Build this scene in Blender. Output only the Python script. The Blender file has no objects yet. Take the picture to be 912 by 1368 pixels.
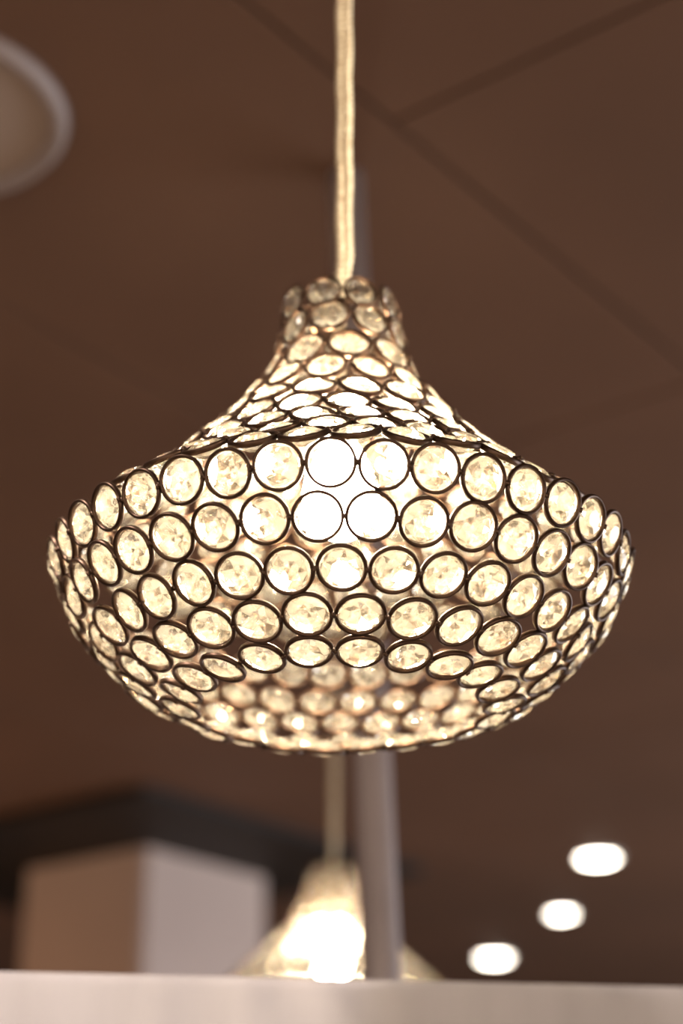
import bpy, bmesh, math, random
from mathutils import Matrix, Vector

random.seed(7)
SC = bpy.context.scene
COL = SC.collection
PI = math.pi
EYE = 1.5                      # camera height above the floor
CEIL = EYE + 1.1               # underside of the ceiling panels

# ------------------------------------------------------------------ camera
cam_data = bpy.data.cameras.new('camera')
cam = bpy.data.objects.new('camera', cam_data)
COL.objects.link(cam)
cam.location = (0, 0, EYE)
cam.rotation_euler = (math.radians(90 + 23.94), 0, 0)
cam_data.sensor_width = 36
cam_data.lens = 36 * 2295.7 / 1368
cam_data.clip_start = 0.02
cam_data.dof.use_dof = True
cam_data.dof.focus_distance = 0.81
cam_data.dof.aperture_fstop = 3.8
SC.camera = cam

# ------------------------------------------------------------------ world and exposure
world = bpy.data.worlds.new('world')
SC.world = world
world.use_nodes = True
bg = world.node_tree.nodes['Background']
bg.inputs['Color'].default_value = (1.0, 0.86, 0.72, 1)
bg.inputs['Strength'].default_value = 1.9
SC.view_settings.view_transform = 'Standard'
SC.view_settings.look = 'None'
SC.view_settings.gamma = 1
SC.view_settings.exposure = 0
SC.view_settings.use_curve_mapping = False
SC.cycles.caustics_reflective = False
SC.cycles.caustics_refractive = False
SC.cycles.sample_clamp_indirect = 40
SC.cycles.max_bounces = 14
SC.cycles.transmission_bounces = 12
SC.cycles.transparent_max_bounces = 16

# daylight through the shop window on the right
ld = bpy.data.lights.new('window_daylight', 'AREA')
ld.shape = 'RECTANGLE'
ld.size, ld.size_y = 1.7, 4.6
ld.energy = 165
ld.color = (0.74, 0.85, 1.0)
lo = bpy.data.objects.new('window_daylight', ld)
COL.objects.link(lo)
lo.location = (4.45, 3.7, 1.45)
lo.rotation_euler = (0, math.radians(90), 0)

# added fill lights out of frame; the first warms the column's left face
lw = bpy.data.lights.new('warm_column_fill', 'POINT')
lw.energy, lw.color, lw.shadow_soft_size = 24, (1.0, .55, .25), .12
lwo = bpy.data.objects.new('warm_column_fill', lw)
COL.objects.link(lwo)
lwo.location = (-2.3, 4.0, 1.7)
lc = bpy.data.lights.new('cord_fill_spot', 'SPOT')      # added unseen spot at the right, only to brighten the neck and cord
lc.energy, lc.color, lc.spot_size, lc.spot_blend, lc.shadow_soft_size = 175, (1.0, .88, .68), math.radians(18), 1.0, .03
lco = bpy.data.objects.new('cord_fill_spot', lc)
COL.objects.link(lco)
lco.location = (1.2, -.02, 2.5)
lco.rotation_euler = (Vector((0, .85, 2.04)) - lco.location).to_track_quat('-Z', 'Y').to_euler()
ls = bpy.data.lights.new('partition_fill_spot', 'SPOT')  # added unseen spot that brightens the left end of the partition
ls.energy, ls.color, ls.spot_size, ls.spot_blend, ls.shadow_soft_size = 98, (1.0, .90, .82), math.radians(46), 1.0, .04
lso = bpy.data.objects.new('partition_fill_spot', ls)
COL.objects.link(lso)
lso.location = (-.50, .55, 2.55)
lso.rotation_euler = (Vector((-.17, 1.08, 1.58)) - lso.location).to_track_quat('-Z', 'Y').to_euler()

# ------------------------------------------------------------------ helpers
def mat(name, base=(.5, .5, .5), rough=.5, metal=0.0, var=None, scale=8.0, stretch=(1, 1, 1), bump=0.0, spec=0.5):
    m = bpy.data.materials.new(name)
    m.use_nodes = True
    nt = m.node_tree
    b = nt.nodes['Principled BSDF']
    b.inputs['Roughness'].default_value = rough
    b.inputs['Metallic'].default_value = metal
    b.inputs['Specular IOR Level'].default_value = spec
    b.inputs['Base Color'].default_value = (*base, 1)
    if var:
        tc = nt.nodes.new('ShaderNodeTexCoord')
        mp = nt.nodes.new('ShaderNodeMapping')
        mp.inputs['Scale'].default_value = stretch
        nz = nt.nodes.new('ShaderNodeTexNoise')
        nz.inputs['Scale'].default_value = scale
        nz.inputs['Detail'].default_value = 5
        cr = nt.nodes.new('ShaderNodeValToRGB')
        cr.color_ramp.elements[0].position = .3
        cr.color_ramp.elements[1].position = .7
        cr.color_ramp.elements[0].color = (*base, 1)
        cr.color_ramp.elements[1].color = (*var, 1)
        nt.links.new(tc.outputs['Object'], mp.inputs['Vector'])
        nt.links.new(mp.outputs['Vector'], nz.inputs['Vector'])
        nt.links.new(nz.outputs['Fac'], cr.inputs['Fac'])
        nt.links.new(cr.outputs['Color'], b.inputs['Base Color'])
        if bump:
            bp = nt.nodes.new('ShaderNodeBump')
            bp.inputs['Strength'].default_value = bump
            bp.inputs['Distance'].default_value = .01
            nt.links.new(nz.outputs['Fac'], bp.inputs['Height'])
            nt.links.new(bp.outputs['Normal'], b.inputs['Normal'])
    return m

def emission(name, color, strength):
    m = bpy.data.materials.new(name)
    m.use_nodes = True
    nt = m.node_tree
    nt.nodes.clear()
    e = nt.nodes.new('ShaderNodeEmission')
    e.inputs['Color'].default_value = (*color, 1)
    e.inputs['Strength'].default_value = strength
    o = nt.nodes.new('ShaderNodeOutputMaterial')
    nt.links.new(e.outputs[0], o.inputs['Surface'])
    return m

def crystal_mat(name, w_glass, w_trans, w_clear, tint, rough=0.0):
    """Cut glass: a mix of refraction, a little frosted scatter and straight-through light."""
    m = bpy.data.materials.new(name)
    m.use_nodes = True
    nt = m.node_tree
    nt.nodes.clear()
    g = nt.nodes.new('ShaderNodeBsdfGlass')
    g.inputs['IOR'].default_value = 1.54
    g.inputs['Roughness'].default_value = rough
    g.inputs['Color'].default_value = (*tint, 1)
    t = nt.nodes.new('ShaderNodeBsdfTranslucent')
    t.inputs['Color'].default_value = (1.0, .94, .82, 1)
    d = nt.nodes.new('ShaderNodeBsdfDiffuse')
    d.inputs['Color'].default_value = (1.0, .94, .82, 1)
    c = nt.nodes.new('ShaderNodeBsdfTransparent')
    c.inputs['Color'].default_value = (*tint, 1)
    m0 = nt.nodes.new('ShaderNodeMixShader'); m0.inputs[0].default_value = .4
    nt.links.new(t.outputs[0], m0.inputs[1]); nt.links.new(d.outputs[0], m0.inputs[2])
    m1 = nt.nodes.new('ShaderNodeMixShader'); m1.inputs[0].default_value = w_trans / (w_glass + w_trans)
    nt.links.new(g.outputs[0], m1.inputs[1]); nt.links.new(m0.outputs[0], m1.inputs[2])
    m2 = nt.nodes.new('ShaderNodeMixShader'); m2.inputs[0].default_value = w_clear
    nt.links.new(m1.outputs[0], m2.inputs[1]); nt.links.new(c.outputs[0], m2.inputs[2])
    o = nt.nodes.new('ShaderNodeOutputMaterial')
    nt.links.new(m2.outputs[0], o.inputs['Surface'])
    return m

def obj(name, mesh, parent=None, loc=None):
    o = bpy.data.objects.new(name, mesh)
    COL.objects.link(o)
    if parent is not None:
        o.parent = parent
    if loc is not None:
        o.location = loc
    return o

def finish(bm, name, mats, smooth=False):
    me = bpy.data.meshes.new(name)
    bmesh.ops.recalc_face_normals(bm, faces=bm.faces)
    bm.to_mesh(me)
    bm.free()
    for m in (mats if isinstance(mats, (list, tuple)) else [mats]):
        me.materials.append(m)
    if smooth:
        for p in me.polygons:
            p.use_smooth = True
    return me

def tag(o, label=None, cat=None, group=None, kind=None):
    if label: o['label'] = label
    if cat: o['category'] = cat
    if group: o['group'] = group
    if kind: o['kind'] = kind
    return o

def add_lathe(bm, prof, n=32, closed=False, M=None):
    """prof: list of (r, z). closed joins last to first (ring section)."""
    rows = []
    for r, z in prof:
        if r < 1e-7:
            v = bm.verts.new((0, 0, z)); rows.append([v])
        else:
            rows.append([bm.verts.new((r * math.cos(2 * PI * k / n), r * math.sin(2 * PI * k / n), z)) for k in range(n)])
    m = len(rows)
    for i in range(m if closed else m - 1):
        a, b = rows[i], rows[(i + 1) % m]
        for k in range(n):
            k2 = (k + 1) % n
            if len(a) == 1 and len(b) == 1: continue
            if len(a) == 1: bm.faces.new((a[0], b[k], b[k2]))
            elif len(b) == 1: bm.faces.new((a[k], b[0], a[k2]))
            else: bm.faces.new((a[k], b[k], b[k2], a[k2]))
    if M is not None:
        vs = [v for r in rows for v in r]
        bmesh.ops.transform(bm, matrix=M, verts=vs)

def add_tube(bm, pts, rad, n=8):
    pts = [Vector(p) for p in pts]
    rings = []
    up = Vector((0, 0, 1))
    for i, p in enumerate(pts):
        d = (pts[min(i + 1, len(pts) - 1)] - pts[max(i - 1, 0)]).normalized()
        a = d.cross(Vector((1, 0, 0)) if abs(d.x) < .9 else Vector((0, 1, 0))).normalized()
        b = d.cross(a)
        r = rad(i) if callable(rad) else rad
        rings.append([bm.verts.new(p + r * (math.cos(2 * PI * k / n) * a + math.sin(2 * PI * k / n) * b)) for k in range(n)])
    for a, b in zip(rings, rings[1:]):
        for k in range(n):
            bm.faces.new((a[k], b[k], b[(k + 1) % n], a[(k + 1) % n]))
    bm.faces.new(rings[0]); bm.faces.new(rings[-1])

def add_prism(bm, poly, z0, z1):
    lo_ = [bm.verts.new((x, y, z0)) for x, y in poly]
    hi_ = [bm.verts.new((x, y, z1)) for x, y in poly]
    n = len(poly)
    bm.faces.new(lo_); bm.faces.new(hi_)
    for k in range(n):
        bm.faces.new((lo_[k], lo_[(k + 1) % n], hi_[(k + 1) % n], hi_[k]))

# ------------------------------------------------------------------ materials
M_CEIL = mat('ceiling_brown', (.150, .080, .050), .65, var=(.180, .094, .058), scale=2.2, spec=.2)
M_SEAM = mat('ceiling_seam', (.05, .03, .02), .9)
M_FLOOR = mat('floor_wood', (.30, .20, .13), .45, var=(.40, .28, .18), scale=3, stretch=(1, 8, 1))
M_WALL = mat('wall_paint', (.34, .26, .21), .8, var=(.38, .29, .23), scale=3)
M_DARK = mat('dark_stained_board', (.018, .013, .011), .6, var=(.026, .018, .014), scale=4, spec=.2)
M_COLUMN = mat('column_plaster', (.50, .38, .33), .8, var=(.56, .43, .37), scale=2)
M_PART = mat('whitewashed_wood', (.37, .335, .34), .5, var=(.46, .42, .43), scale=4, stretch=(5, 5, .8), bump=.04)
M_POLE = mat('grey_painted_steel', (.41, .345, .335), .4, metal=.1, var=(.45, .38, .37), scale=12)
M_DISC = mat('fixture_plastic', (.41, .315, .26), .5, var=(.44, .34, .28), scale=3)
M_DISCRIM = mat('fixture_rim', (.31, .245, .225), .5, var=(.34, .27, .25), scale=3)
M_TRIM = mat('downlight_trim', (.8, .76, .7), .4, var=(.85, .8, .75), scale=9)
M_DOWN = emission('downlight_glow', (1.0, .90, .76), 22.0)
M_BRONZE = mat('dark_bronze_wire', (.070, .038, .024), .38, metal=.85, var=(.105, .06, .037), scale=150)
M_GOLD = mat('aged_brass', (.55, .36, .16), .35, metal=.9, var=(.62, .42, .2), scale=60)
M_CORD = mat('gold_braided_cord', (.95, .82, .60), .38, var=(.66, .50, .32), scale=300, bump=.4)
M_BULB = emission('bulb_glow', (1.0, .84, .60), 400.0)
M_CR_F = crystal_mat('cut_crystal_face', .86, .02, .12, (1.0, .985, .95))
M_CR_B = crystal_mat('cut_crystal_back', .66, .18, .16, (1.0, .975, .92))
M_CR_C = crystal_mat('cut_crystal_back_clear', .84, .03, .13, (1.0, .97, .90))

# ------------------------------------------------------------------ room shell
X0, X1, Y0, Y1 = -4.0, 4.6, -3.0, 9.0

def box_obj(name, x0, x1, y0, y1, z0, z1, m, parent=None, kind='structure'):
    bm = bmesh.new()
    add_prism(bm, [(x0, y0), (x1, y0), (x1, y1), (x0, y1)], z0, z1)
    o = obj(name, finish(bm, name, m), parent)
    if kind: o['kind'] = kind
    return o

box_obj('floor', X0 - .2, X1 + .2, Y0, Y1 + .2, -.1, 0, M_FLOOR)
ceiling = box_obj('ceiling', X0 - .2, X1 + .2, Y0, Y1 + .2, CEIL + .02, CEIL + .14, M_SEAM)
box_obj('wall_left', X0 - .15, X0, Y0, Y1, 0, CEIL + .02, M_WALL)
box_obj('wall_back', X0 - .15, X1 + .15, Y1, Y1 + .15, 0, CEIL + .02, M_WALL)
# right wall: a long shop window between a sill wall, a head wall and two piers
wr = bmesh.new()
add_prism(wr, [(X1, Y0), (X1 + .15, Y0), (X1 + .15, Y1), (X1, Y1)], 0, .5)
add_prism(wr, [(X1, Y0), (X1 + .15, Y0), (X1 + .15, Y1), (X1, Y1)], 2.4, CEIL + .02)
for a, b in ((Y0, 1.2), (6.2, Y1)):
    add_prism(wr, [(X1, a), (X1 + .15, a), (X1 + .15, b), (X1, b)], .5, 2.4)
obj('wall_right', finish(wr, 'wall_right', M_WALL))['kind'] = 'structure'

# ceiling panels, laid on a grid turned like the column
U = Vector((.61, .79)).normalized()
V = Vector((-U.y, U.x))
def clip(poly, axis, lim, keep_greater):
    out = []
    for i, a in enumerate(poly):
        b = poly[(i + 1) % len(poly)]
        ina = (a[axis] >= lim) if keep_greater else (a[axis] <= lim)
        inb = (b[axis] >= lim) if keep_greater else (b[axis] <= lim)
        if ina: out.append(a)
        if ina != inb:
            t = (lim - a[axis]) / (b[axis] - a[axis])
            out.append(a + t * (b - a))
    return out
LEN, WID, GAP = 1.40, .60, .006
START = {-1: 1.20, 0: 1.91, 1: 1.84, 2: 1.15}       # where a joint falls in each row of boards
for j in range(-10, 18):
    for i in range(-5, 8):
        u0, v0 = START.get(j, 1.2 + .7 * (j % 2)) + LEN * i, .86 + WID * j
        poly = [U * a + V * b for a, b in ((u0 + GAP / 2, v0 + GAP / 2), (u0 + LEN - GAP / 2, v0 + GAP / 2),
                                          (u0 + LEN - GAP / 2, v0 + WID - GAP / 2), (u0 + GAP / 2, v0 + WID - GAP / 2))]
        for ax, lim, g in ((0, X0 + .005, True), (0, X1 - .005, False), (1, Y0 + .005, True), (1, Y1 - .005, False)):
            if len(poly) > 2: poly = clip(poly, ax, lim, g)
        if len(poly) < 3: continue
        area = abs(sum(a.x * b.y - b.x * a.y for a, b in zip(poly, poly[1:] + poly[:1]))) / 2
        if area < .004: continue
        bm = bmesh.new()
        add_prism(bm, [(p.x, p.y) for p in poly], CEIL, CEIL + .0205)
        obj('ceiling_panel', finish(bm, 'ceiling_panel', M_CEIL), ceiling)

# ------------------------------------------------------------------ square column under a dark ceiling surround
def uv(u, v): 
    p = U * u + V * v
    return (p.x, p.y)
bm = bmesh.new()
add_prism(bm, [uv(3.395, 3.300), uv(3.912, 3.300), uv(3.912, 3.785), uv(3.395, 3.785)], 0, CEIL + .001)
bmesh.ops.bevel(bm, geom=[e for e in bm.edges if abs(e.verts[0].co.z - e.verts[1].co.z) > 1], offset=.01, segments=2, affect='EDGES')
col_o = obj('column', finish(bm, 'column', M_COLUMN))
tag(col_o, 'square plastered column rising to a dark ceiling surround behind the pale partition', 'column', kind='structure')
bm = bmesh.new()
outer = [uv(2.965, 2.90), uv(4.15, 2.90), uv(4.15, 4.26), uv(2.965, 4.26)]
inner = [uv(3.397, 3.302), uv(3.910, 3.302), uv(3.910, 3.783), uv(3.397, 3.783)]
za, zb = CEIL - .022, CEIL
ov = [[bm.verts.new((*p, z)) for p in outer] for z in (za, zb)]
iv = [[bm.verts.new((*p, z)) for p in inner] for z in (za, zb)]
for k in range(4):
    k2 = (k + 1) % 4
    bm.faces.new((ov[0][k], ov[0][k2], ov[1][k2], ov[1][k]))
    bm.faces.new((iv[0][k], iv[0][k2], iv[1][k2], iv[1][k]))
    bm.faces.new((ov[0][k], ov[0][k2], iv[0][k2], iv[0][k]))
    bm.faces.new((ov[1][k], ov[1][k2], iv[1][k2], iv[1][k]))
tag(obj('ceiling_surround', finish(bm, 'ceiling_surround', M_DARK)),
    'wide near-black board framing the top of the square column on the ceiling', 'ceiling trim', kind='structure')

# ------------------------------------------------------------------ pale partition across the foreground
ang = math.atan2(.0625, .43)
L = 1.7
bm = bmesh.new()
add_prism(bm, [(-L / 2, 0), (L / 2, 0), (L / 2, .12), (-L / 2, .12)], 0, 1.667)
bmesh.ops.bevel(bm, geom=[e for e in bm.edges], offset=.006, segments=2, affect='EDGES')
pt = obj('partition', finish(bm, 'partition', M_PART), loc=(0, 1.081, 0))
pt.rotation_euler.z = ang
tag(pt, 'pale whitewashed partition top crossing the foot of the picture under the pendant lamp', 'partition')
# ------------------------------------------------------------------ slim grey pole
def pole():
    e = obj('pole', None, loc=(.0985, 1.57, 0))
    tag(e, 'slim grey steel pole leaning slightly left, standing behind the crystal pendant lamp', 'pole')
    bm = bmesh.new()
    z = CEIL
    add_tube(bm, [(-.036 * t, 0, t) for t in (.012, z * .3, z * .6, z)], lambda i: .0196 - .0007 * i, 24)
    obj('shaft', finish(bm, 'shaft', M_POLE, True), e)
    bm = bmesh.new()
    add_lathe(bm, [(0, 0), (.07, 0), (.07, .008), (.03, .014), (0, .014)], 32)
    obj('base_plate', finish(bm, 'base_plate', M_POLE), e)
pole()

# ------------------------------------------------------------------ round ceiling fixture, top left
e = obj('ceiling_fixture', None, loc=(-.433, 1.452, CEIL))
tag(e, 'large round unlit ceiling fixture with a paler raised rim', 'ceiling fixture')
bm = bmesh.new()
add_lathe(bm, [(0, -.004), (.133, -.004), (.133, 0), (0, 0)], 64)
obj('face_panel', finish(bm, 'face_panel', M_DISC), e)
bm = bmesh.new()
add_lathe(bm, [(.131, 0), (.131, -.010), (.136, -.014), (.145, -.013), (.150, -.006), (.151, 0)], 64, closed=True)
obj('rim', finish(bm, 'rim', M_DISCRIM, True), e)

# ------------------------------------------------------------------ recessed downlights
def downlight():
    e = obj('downlight', None)
    bm = bmesh.new()
    add_lathe(bm, [(.052, 0), (.052, -.006), (.060, -.006), (.066, -.002), (.066, 0)], 40, closed=True)
    obj('trim_ring', finish(bm, 'trim_ring', M_TRIM, True), e)
    bm = bmesh.new()
    add_lathe(bm, [(0, -.016), (.025, -.0145), (.042, -.010), (.0515, -.004), (.0515, 0), (0, 0)], 40)
    obj('lens', finish(bm, 'lens', M_DOWN, True), e)
    return e
def copy_tree(o, parent=None):
    c = o.copy(); COL.objects.link(c)
    if parent is not None:
        c.parent = parent
    for ch in list(o.children):
        copy_tree(ch, c)
    return c
dl = downlight()
for k, (x, y, s, lab) in enumerate(((.737, 4.927, 1.0, 'lit round downlight, highest and largest of the three on the right'),
                                 (.732, 5.768, .8, 'lit round downlight, middle one of the three, the smallest'),
                                 (.577, 6.621, 1.1, 'lit round downlight just above the partition, lowest of the three'))):
    o = dl if k == 0 else copy_tree(dl)
    o.location = (x, y, CEIL)
    o.scale = (s, s, s)
    tag(o, lab, 'downlight', 'recessed downlights')

# ------------------------------------------------------------------ crystal pendant lamp
D_RING = .0242
RO = D_RING / 2
def ring_mesh():
    bm = bmesh.new()
    # a short hoop of round-edged wire band
    add_lathe(bm, [(RO, -.0012), (RO, .0006), (RO - .0005, .0013), (RO - .0013, .0013), (RO - .0018, .0006),
                   (RO - .0018, -.0012), (RO - .0013, -.0018), (RO - .0005, -.0018)], 32, closed=True)
    for s in (-1, 1):   # the pin that carries the crystal, with a wrap of solder where hoops meet
        add_tube(bm, [(s * (RO - .001), 0, 0), (s * .0088, 0, -.0004)], .00022, 5)
        add_tube(bm, [(s * (RO - .0003), -.0011, .0012), (s * (RO - .0003), .0011, .0012)], .0010, 6)
    return finish(bm, 'ring', M_BRONZE, True)
def crystal_mesh(seed):
    rng = random.Random(seed)
    bm = bmesh.new()
    n = 8
    def circ(r, z, off, m=n):
        return [bm.verts.new((r * math.cos(2 * PI * (k + off) / m), r * math.sin(2 * PI * (k + off) / m), z)) for k in range(m)]
    R = .0098
    g1 = circ(R, .0007, 0, 16)
    g0 = circ(R, -.0007, 0, 16)
    for k in range(16):
        bm.faces.new((g1[k], g1[(k + 1) % 16], g0[(k + 1) % 16], g0[k]))
    for sgn, g, h1, h2, r1, r2 in ((1, g1, .0022, .0034, .0079, .0046), (-1, g0, -.0026, -.0048, .0074, .0032)):
        a = circ(r1, h1, .5)
        t = circ(r2, h2, 0)
        for k in range(n):
            k2 = (k + 1) % n
            # girdle facets
            bm.faces.new((g[2 * k], g[2 * k + 1], a[k]))
            bm.faces.new((g[2 * k + 1], g[(2 * k + 2) % 16], a[k]))
            bm.faces.new((a[k], g[(2 * k + 2) % 16], a[k2]))
            bm.faces.new((t[k], a[k], t[k2]))
            bm.faces.new((t[k2], a[k], a[k2]))
        if sgn > 0:
            bm.faces.new(t)
        else:
            c = bm.verts.new((0, 0, -.0053))
            for k in range(n): bm.faces.new((t[k], t[(k + 1) % n], c))
    bmesh.ops.recalc_face_normals(bm, faces=bm.faces)
    for f in bm.faces:
        f.material_index = (2 if rng.random() < .42 else 1) if f.normal.z < -.2 else 0
    return finish(bm, 'crystal', [M_CR_F, M_CR_B, M_CR_C])
RING = ring_mesh()
CRYSTALS = [crystal_mesh(k) for k in range(5)]

# rows from the neck to the bottom edge: (radius, height above eye level, first angle in degrees)
CONE = [(.0310, .4985, -18.4), (.0335, .4805, -10.5), (.0402, .4590, 6.6), (.0530, .4385, -8.5), (.0690, .4184, -11.4),
        (.0831, .4023, 2.6), (.0989, .3869, 5.9), (.1154, .3724, 8.7), (.1327, .3594, 3.0)]
BOWL = [(.1500, .3350, -1.7), (.1400, .3134, -4.25), (.1233, .2947, .2), (.1058, .2786, 5.0), (.0837, .2684, 6.2)]
RIDGE = (.1535, .3462)
BASE_Z = .255                       # the empty sits at the lamp's lower rim

def rows():
    """(r, h, first angle, (dr, dh) pointing up the profile, count)"""
    out = []
    P = [(c[0], c[1]) for c in CONE] + [RIDGE]
    for k, (r, h, a) in enumerate(CONE):
        lo_, hi_ = P[k + 1], P[max(k - 1, 0)]
        out.append((r, h, a, (hi_[0] - lo_[0], hi_[1] - lo_[1])))
    Q = [RIDGE] + [(c[0], c[1]) for c in BOWL]
    for k, (r, h, a) in enumerate(BOWL):
        hi_ = Q[k]
        lo_ = Q[k + 2] if k + 2 < len(Q) else None
        if lo_ is None: lo_ = (r - .0125, h - .0035); hi_ = ((Q[k][0] + r) / 2, (Q[k][1] + h) / 2)
        if k == 0: lo_ = ((r + BOWL[1][0]) / 2, (h + BOWL[1][1]) / 2)
        out.append((r, h, a, (hi_[0] - lo_[0], hi_[1] - lo_[1])))
    res = []
    for r, h, a, (dr, dh) in out:
        l = math.hypot(dr, dh)
        n = max(9, int(2 * PI * r / D_RING + .35))
        res.append((r, h, a, (dr / l, dh / l), n))
    return res

def bulb_mesh():
    bm = bmesh.new()
    add_lathe(bm, [(0, -.030), (.008, -.0285), (.0155, -.023), (.0198, -.013), (.0205, -.003), (.0185, .008),
                   (.0135, .018), (.0092, .025), (.0085, .028), (0, .028)], 32)
    return finish(bm, 'bulb', M_BULB, True)

def make_pendant(loc):
    root = obj('pendant_lamp', None, loc=loc)
    slots = []
    rng = random.Random(3)
    for r, h, a0, (dr, dh), n in rows():
        for k in range(n):
            th = math.radians(a0) + 2 * PI * k / n
            er = Vector((math.sin(th), -math.cos(th), 0)); et = Vector((math.cos(th), math.sin(th), 0))
            z = Vector((0, 0, 1))
            T = dr * er + dh * z
            N = et.cross(T)
            s = min(1.03, 2 * r * math.sin(PI / n) / D_RING)
            p = er * (r + rng.uniform(-.0007, .0007)) + z * (h - BASE_Z + rng.uniform(-.0007, .0007))
            M = Matrix.Translation(p) @ Matrix((et, T, N)).transposed().to_4x4()
            M = M @ Matrix.Rotation(rng.gauss(0, .05), 4, 'X') @ Matrix.Rotation(rng.gauss(0, .05), 4, 'Y') @ Matrix.Scale(s, 4)
            C = Matrix.Translation((0, 0, -.0009)) @ Matrix.Rotation(rng.gauss(0, .10), 4, 'X') @ Matrix.Rotation(rng.uniform(0, 2 * PI), 4, 'Z')
            hidden = math.cos(th) < -.35 and h > .40         # back of the cone, behind the front of it
            slots.append((hidden, p.z, M, C, CRYSTALS[rng.randrange(5)]))
    hid = [s for s in slots if s[0]]
    hid.sort(key=lambda s: -s[1])
    n_stuff = max(0, len(slots) - 300)
    stuff = set(id(s) for s in hid[:n_stuff])
    bmr, bmc = bmesh.new(), bmesh.new()
    for s in slots:
        if id(s) in stuff:
            for bmx, src, X in ((bmr, RING, s[2]), (bmc, s[4], s[2] @ s[3])):
                t = src.copy(); t.transform(X); bmx.from_mesh(t); bpy.data.meshes.remove(t)
            continue
        rg = obj('ring', RING, root); rg.matrix_basis = s[2]
        cr = obj('crystal', s[4], rg); cr.matrix_basis = s[3]
    def raw(bmx, name, mats, smooth):
        me = bpy.data.meshes.new(name); bmx.to_mesh(me); bmx.free()
        for m in mats: me.materials.append(m)
        return me
    rs = obj('rings', raw(bmr, 'rings', [M_BRONZE], True), root); rs['kind'] = 'stuff'
    cs = obj('crystals', raw(bmc, 'crystals', [M_CR_F, M_CR_B, M_CR_C], False), rs); cs['kind'] = 'stuff'
    # bulb and socket
    obj('bulb', bulb_mesh(), root, (0, 0, .392 - BASE_Z))
    bm = bmesh.new()
    add_lathe(bm, [(0, .420), (.0088, .420), (.0088, .432), (.0075, .435), (.0075, .444), (.0045, .450), (0, .450)], 24)
    obj('socket', finish(bm, 'socket', M_GOLD, True), root, (0, 0, -BASE_Z))
    # spider bar holding the neck on the cord
    bm = bmesh.new()
    for q in (0.3, 0.3 + PI / 2):
        c, s = math.cos(q) * .0300, math.sin(q) * .0300
        add_tube(bm, [(-c, -s, .4985), (-c * .6, -s * .6, .503), (0, 0, .505), (c * .6, s * .6, .503), (c, s, .4985)], .0012, 6)
    add_lathe(bm, [(0, .501), (.006, .501), (.006, .509), (0, .509)], 16)
    obj('support_bar', finish(bm, 'support_bar', M_BRONZE, True), root, (0, 0, -BASE_Z))
    # two-strand twisted cord to the ceiling
    top = CEIL - EYE - .02
    cd = None
    for ph in (0, PI):
        pts = []
        z = .455
        while z < top:
            k = min(1.0, max(0.0, (z - .50) / .04))
            kink = .0026 * k * k * (3 - 2 * k) - .0006
            w = .0022 * min(1.0, .35 + .65 * k)
            t = ph + .35 * math.sin(z * 17)
            pts.append((kink + w * math.cos(t) + .0003 * math.sin(z * 130), w * math.sin(t), z))
            z += .0007
        pts.append((pts[-1][0], pts[-1][1], top))
        bm = bmesh.new()
        add_tube(bm, pts, lambda i: .0028 * (1 + .19 * math.sin(i * .0007 * 2 * PI / .0042)), 8)
        o = obj('cord_strand', finish(bm, 'cord_strand', M_CORD, True), root, (0, 0, -BASE_Z))
    bm = bmesh.new()
    add_lathe(bm, [(0, top - .006), (.008, top - .006), (.045, top + .004), (.05, top + .012), (.05, top + .02), (0, top + .02)], 32)
    obj('ceiling_rose', finish(bm, 'ceiling_rose', M_BRONZE, True), root, (0, 0, -BASE_Z))
    return root

lamp = make_pendant((-.0004, .85, EYE + BASE_Z))
tag(lamp, 'large crystal pendant lamp of dark wire rings, in focus in the centre', 'pendant lamp', 'crystal pendant lamps')
far = copy_tree(lamp)
far.location = (-.012, 2.34, EYE + BASE_Z)
far.rotation_euler.z = .35
tag(far, 'distant blurred crystal pendant lamp glowing just above the partition, beside the pole', 'pendant lamp', 'crystal pendant lamps')
